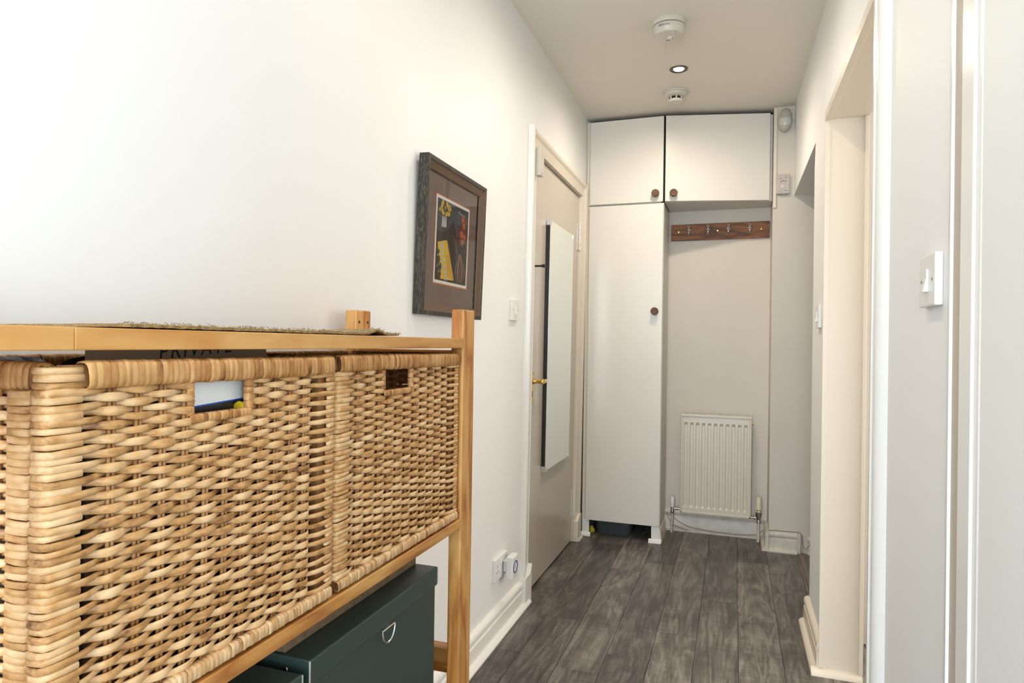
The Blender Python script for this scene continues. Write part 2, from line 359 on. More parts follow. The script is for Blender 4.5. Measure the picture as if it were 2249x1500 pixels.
# plinth blocks
pl=MB(); pl.extr([(-.098,0),(-.004,0),(-.004,.165),(-.030,.128),(-.098,.125)],lambda p,q,a:(a,p,q),0,.030); pl.build('plinth_block',M['white_gloss'],d1,bevel=.002)
pl=MB(); pl.extr(SK[:6]+[(0,.022)],lambda p,q,a:(p,a,q),-.10,-.035); pl.build('plinth_shoe',M['white_gloss'],d1,smooth=True)
pl=MB(); pl.extr([(.912,0),(.995,0),(.995,.150),(.96,.150),(.912,.120)],lambda p,q,a:(a,p,q),0,.030); pl.build('plinth_block',M['cream'],d1,bevel=.002)
pl=MB(); pl.extr(SK[:6]+[(0,.022)],lambda p,q,a:(p,a,q),.925,1.0); pl.build('plinth_shoe',M['cream'],d1,smooth=True)
# hinges
for z0 in (1.70,.155):
    h=MB()
    for k in range(5): h.lathe([(.0062,z0+k*.030),(.0062,z0+k*.030+.0285)],(.002,.911,0),'z',10)
    h.box((-.009,.880,z0),(-.0065,.909,z0+.148)); h.build('hinge',M['white_gloss'],d1,smooth=True)
# lever handle on a long brass plate
hp=B((-.0085,.030,.872),(-.0035,.067,1.022)).build('handle_plate',M['brass'],d1,bevel=.0012)
MB().lathe([(.0135,-.004),(.0125,.004),(.0085,.016),(.0085,.026),(.0125,.038),(.0135,.046),(.012,.050)],(0,.0485,.978),'x',20).build('lever_neck',M['brass'],hp,smooth=True)
MB().extr([(.038,.040),(.050,.040),(.050,.075),(.042,.135),(.034,.135),(.036,.075)],lambda p,q,a:(p,q,a),.970,.987).build('lever',M['brass'],hp,bevel=.003)
B((-.0036,.0455,.905),(-.0030,.0515,.932)).build('keyhole',M['ink'],hp)
for yy in (.036,.061):
    for zz in (.880,1.013): MB().lathe([(.003,-.0036),(.003,-.0028)],(0,yy,zz),'x',8).build('screw',M['ink'],hp)

# mirror on the door
mr=thing('door_mirror','tall frameless mirror clipped to the beige door','mirror',lroot(3.045,.535),LR)
B((-.007,0,0),(.012,.470,1.215)).build('backing',M['black_metal'],mr)
B((.0122,0,0),(.0150,.470,1.215)).build('glass',M['mirror'],mr)
for yy in (.003,.455):
    for zz in (-.006,1.193): B((-.007,yy-.004,zz),(.018,yy+.012,zz+.026)).build('clip',M['chrome'],mr,bevel=.001)
# black peg hook on the door
hk=thing('door_hook','small black peg hook on the beige door beside the mirror','hook',lroot(2.845,1.505,-.008),LR)
MB().lathe([(.010,0),(.010,.003),(.0045,.005),(.0045,.036),(.0075,.044),(.0085,.052),(.006,.058)],(0,0,0),'x',14).build('peg',M['black_metal'],hk,smooth=True)
# door contact
dc=thing('door_contact','white door contact box at the top corner of the door frame','sensor',lroot(2.803,1.905),LR)
B((.010,-.014,0),(.036,.030,.128)).build('housing',M['aged_plastic'],dc,bevel=.003)
B((.0362,-.010,.010),(.0372,.026,.118)).build('cover',M['aged_plastic'],dc,bevel=.0004)

# ------------------------------------------------------------------ switches, socket, chime
def switch(label, loc, rot, t=.010, h=.086, wd=.086, group=None):
    s=thing('light_switch',label,'light switch',loc,rot,group)
    B((0,-wd/2,-h/2),(t,wd/2,h/2)).build('plate',M['grey_plastic'],s,bevel=.0018)
    MB().extr([(t-.001,-.0185),(t+.0075,-.0185),(t+.0025,.004),(t+.0028,.0185),(t-.001,.0185)],lambda p,q,a:(p,a,q),-.0075,.0075).build('rocker',M['grey_plastic'],s,bevel=.0008)
    for yy in (-.030,.030): MB().lathe([(.0028,t-.0005),(.0028,t+.0004)],(0,yy,0),'x',10).build('screw',M['nickel'],s)
    return s
switch('white single rocker light switch on the wall left of the beige door',lroot(2.548,1.288),LR,.012)
switch('large near light switch on the white wall at the far right',(RW,1.224,1.262),(0,0,PI),.012,.084,.090)
switch('small light switch beside the alcove opening on the right wall',(RW,2.715,1.268),(0,0,PI),.012)
sk=thing('double_socket','white double wall socket above the left skirting','socket',lroot(2.44,.265),LR)
B((0,-.073,-.043),(.012,.073,.043)).build('faceplate',M['white_plastic'],sk,bevel=.0015)
for (yy,zz,a,b_) in ((-.043,.012,.002,.004),(-.054,-.010,.0035,.002),(-.032,-.010,.0035,.002)):
    B((.0118,yy-a,zz-b_),(.0123,yy+a,zz+b_)).build('pin_hole',M['ink'],sk)
for yy in (-.012,.012): MB().extr([(.011,-.009),(.018,-.009),(.0135,.009),(.011,.009)],lambda p,q,a:(p,a,q+.026),yy-.006,yy+.006).build('rocker',M['white_plastic'],sk,bevel=.0006)
ch=thing('plug_in_chime','white plug-in doorbell chime with blue ring in the wall socket','chime',lroot(2.478,.258),LR)
B((.0135,-.022,-.020),(.030,.022,.026)).build('plug_body',M['white_plastic'],ch,bevel=.004,seg=3)
B((.030,-.034,-.046),(.058,.034,.046)).build('housing',M['white_plastic'],ch,bevel=.006,seg=3)
ring=MB()
ringpts=[(.0583,.0235*math.cos(2*PI*k/36),.0235*math.sin(2*PI*k/36)) for k in range(36)]
ring.tube(ringpts,.0024,6,True).build('ring',M['blue'],ch,smooth=True)
for k in range(3): MB().lathe([(.0045,-.0345),(.0045,-.0338)],(.044,0,-.030+k*.014),'y',12).build('button',M['white_plastic'],ch)
B((.0581,-.010,-.0015),(.0583,.010,.0015)).build('print',M['grey_print'],ch)

# ------------------------------------------------------------------ picture
pic=thing('framed_picture','dark wooden frame with brown mount and a small dark painting on the left wall','picture',(-.8665,1.66,1.231),(0,.033,0))
PW,PH,PT=.455,.457,.030
def fside(name,poly_map,length,mat):
    pr=[(0,0),(PT,0),(PT,.012),(PT-.004,.014),(PT-.010,.034),(PT-.014,.036),(0,.036)]
    vs=[];n=len(pr)
    for e in (0,1):
        for p,q in pr: vs.append(poly_map(p,q,(q if e==0 else length-q)))
    fs=[(i,(i+1)%n,n+(i+1)%n,n+i) for i in range(n)]+[tuple(range(n-1,-1,-1)),tuple(range(n,2*n))]
    o=MB().add(vs,fs).build(name,mat,pic); o.data.materials.append(M['frame_in'])
    for i,pg in enumerate(o.data.polygons):
        c=pg.center
    return o
for nm,fn,ln in (('frame_side',lambda p,q,a:(p,q,a),PH),('frame_side',lambda p,q,a:(p,PW-q,a),PH),('frame_side',lambda p,q,a:(p,a,q),PW),('frame_side',lambda p,q,a:(p,a,PH-q),PW)):
    o=fside(nm,fn,ln,M['frame'])
    for pg in o.data.polygons:
        xs=[o.data.vertices[v].co.x for v in pg.vertices]
        if min(xs)>PT-.0145 and pg.normal.x>.3 and min(xs)<PT-.003: pg.material_index=1
B((.002,.030,.030),(.006,PW-.030,PH-.030)).build('backboard',M['ink'],pic)
B((.006,.034,.034),(.0095,PW-.034,PH-.034)).build('mount',M['mount'],pic)
def pyz(u,v): return (.098+u*.262, .096+v*.272)   # picture window, u right v up
(a0,b0),(a1,b1)=pyz(0,0),pyz(1,1)
B((.0095,a0,b0),(.0100,a1,b1)).build('mount_line',M['mount_orange'],pic)
B((.0098,a0+.004,b0+.004),(.0103,a1-.004,b1-.004)).build('mount_border',M['mount_white'],pic)
def art_m(n,c): return plain('paint_'+n,c,.5)
pr=B((.0100,a0+.013,b0+.013),(.0106,a1-.013,b1-.013)).build('print',art_m('dark',(.020,.013,.011)),pic)
def P2(u,v):
    return (a0+.013+u*(a1-a0-.026), b0+.013+v*(b1-b0-.026))
lay=[.0107]
def shape(pts,mat):
    lay[0]+=.00003; x=lay[0]
    MB().extr([P2(*p) for p in pts],lambda p,q,a:(a,p,q),x-.00002,x).build('paint_patch',mat,pr)
pm={k:art_m(k,c) for k,c in dict(slate=(.045,.048,.055),slate2=(.085,.09,.10),yellow=(.72,.46,.03),yellow2=(.62,.36,.05),gold=(.66,.42,.04),sky=(.40,.58,.78),brown=(.10,.045,.028),brown2=(.21,.10,.06),tan=(.36,.19,.11),red=(.20,.045,.025),red2=(.42,.14,.08),choc=(.035,.014,.010),green=(.18,.36,.12),cream=(.72,.5,.3),pale=(.5,.5,.5)).items()}
shape([(0,.62),(1,.55),(1,1),(0,1)],pm['slate'])
shape([(.32,.62),(.75,.60),(.72,.95),(.45,.93)],pm['slate2'])
shape([(.02,.60),(.62,.52),(.60,.66),(.50,.78),(.42,.74),(.30,.62)],pm['choc'])
shape([(.50,.62),(.62,.58),(.72,.36),(.66,.34)],pm['brown'])
rr=random.Random(3)
for k in range(24):
    u=.04+rr.random()*.36; v=.97-rr.random()*.17*(1-abs(u-.2)*2); r=.022+rr.random()*.02; an=rr.random()*PI
    shape([(u+r*math.cos(an+t)*(1.0 if i%2 else .5),v+r*.9*math.sin(an+t)) for i,t in enumerate([j*PI/3 for j in range(6)])],pm['gold'])
for k in range(3): shape([(.14+k*.05,.80),(.17+k*.05,.80),(.20+k*.04,.68),(.13+k*.05,.66)],pm['pale'])
# red figure
shape([(.72,.90),(.86,.93),(.96,.86),(.90,.76),(.96,.66),(.90,.58),(.80,.50),(.70,.56),(.68,.68),(.76,.78)],pm['red'])
for (u,v,r) in ((.80,.86,.05),(.85,.78,.06),(.78,.66,.07),(.88,.64,.05),(.82,.57,.05)):
    shape([(u+r*math.cos(t),v+r*.7*math.sin(t)) for t in [j*PI/4 for j in range(8)]],pm['red2'])
# ribbed brown pear shape
for k in range(5):
    c=.74+.05*(k-2)*1.0; o1=.07*(k-2)
    shape([(.74+.006*(k-2),.40),(.757+.006*(k-2),.40),(.79+o1*.9,.26),(.79+o1*1.1,.14),(.77+o1*.5,.02),(.755+o1*.5,.02),(.755+o1*1.1,.14),(.755+o1*.9,.26)],pm['tan'] if k%2 else pm['brown2'])
# yellow slanted panel and bunch at its foot
shape([(.03,.46),(.30,.52),(.56,.03),(.16,.02)],pm['yellow'])
shape([(.30,.52),(.33,.50),(.58,.04),(.50,.03)],pm['yellow2'])
shape([(.30,.34),(.40,.33),(.50,.06),(.36,.06)],pm['yellow2'])
for (u,v,r) in ((.06,.26,.07),(.10,.17,.08),(.09,.08,.08),(.05,.35,.05)):
    shape([(u+r*math.cos(t),v+r*.75*math.sin(t)) for t in [j*PI/4 for j in range(8)]],pm['choc'])
for (u,v,r) in ((.05,.30,.022),(.10,.20,.022),(.04,.17,.02),(.10,.11,.02),(.05,.38,.02)):
    shape([(u+r*math.cos(t),v+r*.7*math.sin(t)) for t in [j*PI/3 for j in range(6)]],pm['green'])
def text(name, s, size, mat, parent, mat4, ext=.00015, shear=0, spacing=1.0):
    c=bpy.data.curves.new(name,'FONT'); c.body=s; c.size=size; c.extrude=ext; c.shear=shear; c.space_character=spacing; c.align_x='LEFT'
    tmp=bpy.data.objects.new('tmp',c); C.objects.link(tmp); dg=bpy.context.evaluated_depsgraph_get()
    me=bpy.data.meshes.new_from_object(tmp.evaluated_get(dg)); bpy.data.objects.remove(tmp); me.materials.clear(); me.materials.append(mat)
    o=bpy.data.objects.new(name,me); C.objects.link(o)
    if parent: o.parent=parent
    o.matrix_local=mat4; return o
def face_px(loc, ang=0):
    """text plane facing +x, reading along +y, then turned by ang in that plane"""
    R=Matrix(((0,0,1,0),(1,0,0,0),(0,1,0,0),(0,0,0,1)))
    return Matrix.Translation(loc)@R@Matrix.Rotation(ang,4,'Z')
p=P2(.09,.47); text('lettering','Vincent',.041,pm['sky'],pr,face_px((lay[0]+.0003,p[0],p[1]),-1.19),spacing=1.0,shear=.2)
p=P2(.62,.915); text('signature','Vincent fx',.013,pm['pale'],pr,face_px((lay[0]+.0003,p[0],p[1]),-.1),shear=.3)
gm,nt,bs=newmat('picture_glass'); 
mixn=N(nt,'ShaderNodeMixShader'); tr=N(nt,'ShaderNodeBsdfTransparent'); gl=N(nt,'ShaderNodeBsdfGlossy'); gl.inputs['Roughness'].default_value=.03; fz=N(nt,'ShaderNodeFresnel'); fz.inputs['IOR'].default_value=1.4
nt.links.new(fz.outputs[0],mixn.inputs[0]); nt.links.new(tr.outputs[0],mixn.inputs[1]); nt.links.new(gl.outputs[0],mixn.inputs[2]); nt.links.new(mixn.outputs[0],nt.nodes['Material Output'].inputs['Surface'])
MB().add([(.0158,.0345,.0345),(.0158,PW-.0345,.0345),(.0158,PW-.0345,PH-.0345),(.0158,.0345,PH-.0345)],[(0,1,2,3)]).build('glazing',gm,pic)

# ------------------------------------------------------------------ built-in cupboards at the end of the hall
CF=3.868
def knob(parent, x, z, y, ang=0):
    k=MB().lathe([(.010,0),(.010,.010),(.021,.014),(.0225,.020),(.0225,.028),(.020,.031)],(0,0,0),'y',24)
    me=k
    o=k.build('knob',M['knob'],parent,smooth=True); o.location=(x,y,z); o.rotation_euler=(0,0,PI+ang); return o
tc_=thing('tall_cupboard','tall white floor-standing cupboard with one long door and a round wooden knob','cupboard',(-.62,CF,0))
def T(x,y,z): return (x+.62,y-CF,z)
B(T(-.857,3.889,0),T(-.842,4.19,1.986)).build('side_panel',M['melamine_edge'],tc_)
B(T(-.414,3.889,0),T(-.398,4.19,1.986)).build('side_panel',M['melamine_edge'],tc_)
B(T(-.842,3.889,1.970),T(-.414,4.19,1.986)).build('top_panel',M['melamine_edge'],tc_)
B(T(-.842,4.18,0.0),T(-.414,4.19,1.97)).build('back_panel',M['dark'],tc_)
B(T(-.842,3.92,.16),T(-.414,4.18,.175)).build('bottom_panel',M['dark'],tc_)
B(T(-.8595,3.880,0),T(-.838,3.889,1.986)).build('filler_strip',M['cream'],tc_)
dr=B(T(-.836,CF-.001,.096),T(-.400,CF+.018,1.980)).build('door',M['melamine'],tc_,bevel=.0015)
knob(dr,.62-.441,1.349,-.001)
for xa,xb in ((-.446,-.398),(-.857,-.815)):
    B(T(xa,3.874,0),T(xb,3.889,.094)).build('foot',M['white_gloss'],tc_,bevel=.001)
    MB().extr([(0,0),(.018,0),(.017,.008),(.010,.016),(.003,.022),(0,.022)],lambda p,q,a:T(a,3.874-p,q),xa-.014,xb+.010).build('foot_trim',M['white_gloss'],tc_,smooth=True)
MB().extr([(0,0),(.014,0),(.012,.010),(.004,.075),(0,.080)],lambda p,q,a:T(-.398+p,a,q),3.876,4.165).build('side_trim',M['cream'],tc_,bevel=.001)
oc=thing('overhead_cupboard','white overhead cupboard above the tall cupboard, knob at lower right','cupboard',(-.62,CF,1.99),group=None)
def T2(x,y,z): return (x+.62,y-CF,z-1.99)
B(T2(-.855,3.889,1.988),T2(-.842,4.19,2.500)).build('side_panel',M['melamine_edge'],oc)
B(T2(-.857,3.880,1.988),T2(-.838,3.888,2.49)).build('filler_strip',M['cream'],oc)
B(T2(-.842,3.889,1.988),T2(-.412,4.19,2.000)).build('bottom_panel',M['melamine_edge'],oc)
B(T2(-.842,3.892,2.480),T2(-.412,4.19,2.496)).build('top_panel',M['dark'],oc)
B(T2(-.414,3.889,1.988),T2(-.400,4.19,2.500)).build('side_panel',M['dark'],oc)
B(T2(-.842,3.895,2.0),T2(-.414,3.90,2.48)).build('gap_shade_panel',M['dark'],oc)  # black sheet that paints the shade seen through the door gaps
dr=B(T2(-.836,CF,1.991),T2(-.4035,CF+.018,2.489)).build('door',M['melamine'],oc,bevel=.0015); knob(dr,.62-.445,2.036-1.99,0)
# right overhead cupboard: its front runs at an angle back to the end wall
ang=math.atan2(.127,.588)
oc2=thing('overhead_cupboard','wide white overhead cupboard above the coat hook niche','cupboard',(-.394,CF,1.99),(0,0,ang))
Lf=.600
dr=B((.003,0,.001),(Lf-.012,.018,.499)).build('door',M['melamine'],oc2,bevel=.0015); knob(dr,.048,.044,0,0)
oi_=oc2.matrix_basis.inverted() if False else None
m0=Matrix.Translation((-.394,CF,1.99))@Matrix.Rotation(ang,4,'Z'); mi=m0.inverted()
def loc2(x,y,z): v=mi@Vector((x,y,z)); return (v.x,v.y,v.z)
sof=[(-.395,3.890),(.195,4.014),(.195,4.199),(-.395,4.199)]
MB().extr(sof,lambda p,q,a:loc2(p,q,a),1.990,2.004).build('bottom_panel',M['melamine_edge'],oc2)
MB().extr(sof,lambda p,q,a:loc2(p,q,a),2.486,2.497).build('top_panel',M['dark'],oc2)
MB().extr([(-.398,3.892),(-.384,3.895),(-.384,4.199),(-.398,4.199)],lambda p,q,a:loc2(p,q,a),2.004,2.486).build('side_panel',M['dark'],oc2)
MB().extr([(.182,4.010),(.195,4.014),(.195,4.199),(.182,4.199)],lambda p,q,a:loc2(p,q,a),2.004,2.486).build('side_panel',M['melamine_edge'],oc2)
MB().extr([(-.39,3.897),(.182,4.018),(.182,4.022),(-.39,3.901)],lambda p,q,a:loc2(p,q,a),2.004,2.486).build('gap_shade_panel',M['dark'],oc2)  # black sheet for painted shade behind the angled door
# thin scribe strip between the angled cupboard and the wall
B((.1985,3.966,1.94),(.214,3.9745,2.50)).build('trim',M['cream'],None).name='trim_6'; struct(bpy.data.objects['trim_6'])
# things under the tall door
tb=thing('storage_tub','low grey plastic tub under the tall cupboard door','tub',(-.68,4.02,0))
def rrect(w_,d_,r,n=5):
    pts=[]
    for cx_,cy_,a0_ in ((w_-r,d_-r,0),(-w_+r,d_-r,PI/2),(-w_+r,-d_+r,PI),(w_-r,-d_+r,1.5*PI)):
        for k in range(n+1): pts.append((cx_+r*math.cos(a0_+k*PI/2/n),cy_+r*math.sin(a0_+k*PI/2/n)))
    return pts
def loft(secs):
    mb=MB(); n=len(secs[0][0]); vs=[(p,q,z) for pts,z in secs for p,q in pts]
    fs=[(i*n+k,i*n+(k+1)%n,(i+1)*n+(k+1)%n,(i+1)*n+k) for i in range(len(secs)-1) for k in range(n)]+[tuple(range(n-1,-1,-1)),tuple((len(secs)-1)*n+k for k in range(n))]
    return mb.add(vs,fs)
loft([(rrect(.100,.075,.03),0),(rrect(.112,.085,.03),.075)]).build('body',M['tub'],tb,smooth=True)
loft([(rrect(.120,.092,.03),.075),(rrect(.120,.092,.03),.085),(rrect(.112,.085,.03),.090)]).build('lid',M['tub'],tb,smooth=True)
yc=thing('yellow_cloth','crumpled yellow cloth beside the tub under the cupboard','cloth',(-.816,3.965,0))
yb=MB(); yp=[]
nn=14
for i in range(8):
    th=PI/2*i/7
    for k in range(nn):
        a=2*PI*k/nn; r=(.016+.003*math.sin(3*a+i))*math.cos(th)+.001; yp.append((r*math.cos(a),r*.8*math.sin(a),.034*math.sin(th)*(1+.1*math.sin(2*a))))
yb.add(yp,[(i*nn+k,i*nn+(k+1)%nn,(i+1)*nn+(k+1)%nn,(i+1)*nn+k) for i in range(7) for k in range(nn)]+[tuple(range(nn-1,-1,-1))]).build('folds',M['yellow'],yc,smooth=True)

# ------------------------------------------------------------------ coat rack
cr=thing('coat_rack','brown stained wooden coat rack with four chrome hooks in the niche','coat rack',(-.383,4.2,1.806))
B((0,-.016,0),(.575,0,.101)).build('board',M['oak'],cr,bevel=.001)
for hx in (-.275,-.161,-.043,.080):
    x=hx+.383; z=.054
    b=MB().lathe([(.0085,-.020),(.0085,-.016)],(x,0,z+.010),'y',14); b.tube([(x,-.018,z+.012),(x,-.034,z+.010),(x,-.040,z-.004),(x,-.040,z-.016),(x,-.048,z-.022)],[.006,.006,.0068,.0068,.0075],10)
    b.tube([(x,-.020,z+.010),(x,-.036,z+.014),(x,-.046,z+.022),(x,-.050,z+.030),(x,-.051,z+.034)],[.006,.007,.0095,.0095,.005],12)
    b.build('hook',M['chrome'],cr,smooth=True)
for hx in (-.337,-.105,.145):
    MB().lathe([(.0045,-.0185),(.0045,-.016)],(hx+.383,0,.054),'y',12).build('screw',M['brass'],cr)

# ------------------------------------------------------------------ radiator
rd=thing('radiator','small cream panel radiator with vertical flutes below the coat rack','radiator',(-.10,4.2,0))
RX0,RX1,RZ0,RZ1,RY=-.302+.10,.105+.10,.130,.735,4.12-4.2
xs=[RX0+.010]; 
fx0=-.273+.10; fp=.0344
for k in range(11):
    c=fx0+k*fp; xs += [c-.0100,c-.0080,c+.0080,c+.0100]
xs.append(RX1-.010)
def xd(i):
    if i==0 or i==len(xs)-1: return 0
    return .008 if (i-1)%4 in (1,2) else 0
zs=[(RZ0+.012,0),(.164,0),(.176,1),(.668,1),(.684,0),(RZ1-.016,0)]
vsr=[(x,RY+xd(i)*t,z) for z,t in zs for i,x in enumerate(xs)]
nx=len(xs); fsr=[(j*nx+i,j*nx+i+1,(j+1)*nx+i+1,(j+1)*nx+i) for j in range(len(zs)-1) for i in range(nx-1)]
pn=MB().add(vsr,fsr)
o=pn.build('front_panel',M['radiator'],rd)
rm=MB()
rm.extr([(-.006,0),(-.006,.012),(.028,.012),(.028,0)],lambda p,q,a:(a,RY+p+.002,RZ0+q),RX0,RX1)
rm.build('bottom_edge',M['radiator'],rd,bevel=.003)
B((RX0,RY-.004,RZ0),(RX0+.012,RY+.040,RZ1-.004)).build('side_cover',M['radiator'],rd,bevel=.003)
B((RX1-.012,RY-.004,RZ0),(RX1,RY+.040,RZ1-.004)).build('side_cover',M['radiator'],rd,bevel=.003)
B((RX0+.012,RY+.014,RZ0+.010),(RX1-.012,RY+.038,RZ1-.02)).build('back_panel',M['radiator'],rd)
tg=B((RX0-.002,RY-.006,RZ1-.016),(RX1+.002,RY+.044,RZ1)).build('top_grille',M['radiator'],rd,bevel=.003)
for k in range(7): B((RX0+.045+k*.052,RY-.004,RZ1-.0002),(RX0+.052+k*.052,RY+.038,RZ1+.0006)).build('slot',M['pipe'],tg)
for xx in (RX0+.08,RX1-.08): B((xx-.012,RY+.038,.25),(xx+.012,-.0015,.62)).build('bracket',M['radiator'],rd)
# lockshield valve left
vx=-.349+.10; vy=RY+.012
v=MB().lathe([(.0115,.158),(.0115,.163),(.0105,.166),(.0125,.168),(.0135,.196),(.012,.214),(.009,.218)],(vx,vy,0),'z',16).build('lockshield_cap',M['white_plastic'],rd,smooth=True)
v=MB(); v.lathe([(.0095,.118),(.011,.122),(.011,.134),(.009,.138),(.0095,.158)],(vx,vy,0),'z',14); v.tube([(vx,vy,.148),(vx+.020,vy,.148),(vx+.022,vy,.148),(vx+.032,vy,.148),(vx+.034,vy,.148),(vx+.050,vy,.148)],[.007,.007,.010,.010,.007,.007],10); v.build('valve_body',M['steel_dark'],rd,smooth=True)
MB().tube([(vx,vy,.120),(vx-.002,vy,.05),(vx-.004,vy,0.0)],.0085,10).build('pipe',M['pipe'],rd,smooth=True)
# thermostatic valve right
tx=.149+.10; ty=RY+.005
th_=MB().lathe([(.013,.170),(.019,.176),(.0195,.200),(.018,.206),(.0185,.225),(.0150,.255),(.013,.262)],(tx,ty,0),'z',18).build('thermostat_head',M['cream_plastic'],rd,smooth=True)
for dx in (-.0075,.0075): B((tx+dx-.0035,ty-.0205,.184),(tx+dx+.0035,ty-.0180,.190)).build('slot',M['ink'],th_)
v=MB(); v.lathe([(.012,.108),(.012,.122),(.010,.126),(.012,.134),(.016,.150),(.0175,.172)],(tx,ty,0),'z',14); v.tube([(tx,ty,.138),(tx-.014,ty,.138),(tx-.016,ty,.138),(tx-.026,ty,.138),(tx-.028,ty,.138),(tx-.042,ty,.138)],[.007,.007,.011,.011,.007,.007],10); v.build('valve_body',M['steel_dark'],rd,smooth=True)
MB().tube([(tx,ty,.110),(tx-.001,ty-.004,.05),(tx-.002,ty-.012,0.0)],.0085,10).build('pipe',M['pipe'],rd,smooth=True)
MB().lathe([(.007,RX1),(.007,RX1+.010),(.004,RX1+.010)],(0,RY+.020,.690),'x',10).build('bleed_valve',M['brass'],rd)
# cables along the skirtings
def cable(label, pts, r=.0022):
    P=[Vector(p) for p in pts]; q=[]
    for i in range(len(P)-1):
        p0,p1,p2,p3=P[max(i-1,0)],P[i],P[i+1],P[min(i+2,len(P)-1)]
        for k in range(6):
            t=k/6; q.append(.5*((2*p1)+(-p0+p2)*t+(2*p0-5*p1+4*p2-p3)*t*t+(-p0+3*p1-3*p2+p3)*t**3))
    q.append(P[-1])
    return tag(MB().tube(q,r,6).build('cable',M['cable'],None,smooth=True),label,'cable')
cable('upper thin cable sagging across the skirting below the radiator',[(-.392,4.184,.112),(-.372,4.176,.095),(-.345,4.178,.080),(-.300,4.178,.052),(-.24,4.176,.030),(-.12,4.168,.020),(.02,4.168,.016),(.13,4.166,.026),(.175,4.150,.060)])
cable('lower thin cable dropping to the floor at the left of the radiator skirting',[(-.392,4.183,.100),(-.375,4.176,.075),(-.362,4.174,.050),(-.340,4.174,.034),(-.30,4.166,.022),(-.26,4.164,.012)])
cable('thin cable running over the short skirting block beside the niche',[(.198,3.950,.118),(.225,3.966,.1165),(.29,3.966,.117),(.345,3.968,.118),(.365,3.966,.112),(.374,3.968,.085),(.376,3.968,.045),(.392,3.966,.030),(.43,3.956,.092)])

# ------------------------------------------------------------------ sensors on the end wall
ps=thing('motion_sensor','egg shaped cream motion sensor high in the corner by the ceiling','sensor',(.262,3.975,2.425))
def egg(c,rx,ry,rz,n=24,m=14,z0=-1,z1=1,out=1):
    vs=[]
    for i in range(m+1):
        h=z0+(z1-z0)*i/m; h=max(-.9995,min(.9995,h)); r=math.sqrt(1-h*h)**.85
        for k in range(n):
            a=2*PI*k/n; vs.append((c[0]+rx*r*math.cos(a)*out,c[1]+ry*r*math.sin(a)*out,c[2]+rz*h))
    fs=[(i*n+k,i*n+(k+1)%n,(i+1)*n+(k+1)%n,(i+1)*n+k) for i in range(m) for k in range(n)]+[tuple(range(n-1,-1,-1)),tuple(m*n+k for k in range(n))]
    return MB().add(vs,fs)
eb=egg((0,-.030,0),.036,.032,.068).build('housing',M['pir'],ps,smooth=True)
egg((0,-.0305,0),.0362,.0325,.068,z0=-.50,z1=.10,m=6).build('lens',M['pir_lens'],ps,smooth=True)
B((-.020,-.012,-.03),(.020,0,.035)).build('bracket',M['pir'],ps)
ps.rotation_euler=(0,.05,-.25)
ca=thing('wall_alarm','small off-white wall alarm with three lights and a round test button','alarm',(.249,3.975,2.070))
B((-.0345,-.022,-.056),(.0345,0,.056)).build('housing',plain('alarm_plastic',(.54,.48,.44),.4),ca,bevel=.005,seg=3)
for k in range(3): MB().lathe([(.0030,-.0232),(.0030,-.0215)],(-.010+k*.011,0,.014+.003*(k==1)),'y',10).build('indicator',M['ink'],ca)
MB().lathe([(.0135,-.0228),(.0135,-.0215)],(-.004,0,-.014),'y',22).build('button_ring',M['grey_print'],ca)
MB().lathe([(.0125,-.0238),(.0125,-.0220)],(-.004,0,-.014),'y',22).build('test_button',plain('alarm_button',(.64,.58,.54),.4),ca,smooth=True)
for (x0,x1,z0,z1) in ((-.024,-.004,.028,.032),(.012,.018,.030,.042),(-.024,-.012,-.040,-.037),(.004,.026,-.041,-.037),(.010,.026,.046,.048)):
    B((x0,-.0224,z0),(x1,-.0218,z1)).build('print',M['grey_print'],ca)
for k in range(3): B((-.020+k*.016,-.020,-.059),(-.010+k*.016,-.004,-.055)).build('vent_tab',M['grey_print'],ca)

# ------------------------------------------------------------------ ceiling fittings
sm=thing('smoke_alarm','large round cream smoke alarm on the ceiling nearest the camera','smoke alarm',(-.278,2.80,CZ))
MB().lathe([(.070,0),(.072,-.004),(.069,-.020),(.064,-.021)],(0,0,0),'z',40).build('base',M['aged_plastic'],sm,smooth=True)
MB().lathe([(.062,-.019),(.062,-.024)],(0,0,0),'z',40).build('vent_gap',M['ink'],sm)
hd=MB().lathe([(.066,-.024),(.067,-.030),(.064,-.052),(.058,-.060),(.046,-.062)],(0,0,0),'z',40).build('head',M['aged_plastic'],sm,smooth=True)
B((-.030,-.058,-.0635),(.030,.010,-.0615)).build('cover_panel',M['aged_plastic'],hd,bevel=.001)
MB().lathe([(.011,-.0622),(.011,-.0660),(.009,-.0668)],(.004,.002,0),'z',20).build('test_button',M['white_plastic'],hd,smooth=True)
MB().lathe([(.0025,-.0615),(.0025,-.0640)],(.014,.014,0),'z',8).build('indicator',M['ink'],hd)
B((-.014,.026,-.0628),(.004,.034,-.0614)).build('print',M['grey_print'],hd)
for k in range(9): B((-.034+k*.0052,-.0665,-.040),(-.0308+k*.0052,-.060,-.033)).build('vent_slot',M['grey_print'],hd)
sm2=thing('smoke_detector','small two-tier smoke detector on the ceiling nearest the cupboards','smoke detector',(-.315,3.585,CZ))
MB().lathe([(.068,0),(.070,-.003),(.068,-.009),(.062,-.011)],(0,0,0),'z',36).build('base',M['aged_plastic'],sm2,smooth=True)
MB().lathe([(.062,-.010),(.060,-.022),(.046,-.028),(.042,-.029)],(0,0,0),'z',36).build('body',M['aged_plastic'],sm2,smooth=True)
MB().lathe([(.030,-.028),(.030,-.044)],(0,0,0),'z',24).build('chamber',M['ink'],sm2)
for k in range(8):
    a=2*PI*k/8+.2; x,y=.038*math.cos(a),.038*math.sin(a)
    MB().lathe([(.004,-.028),(.004,-.045)],(x,y,0),'z',8).build('rib',M['aged_plastic'],sm2)
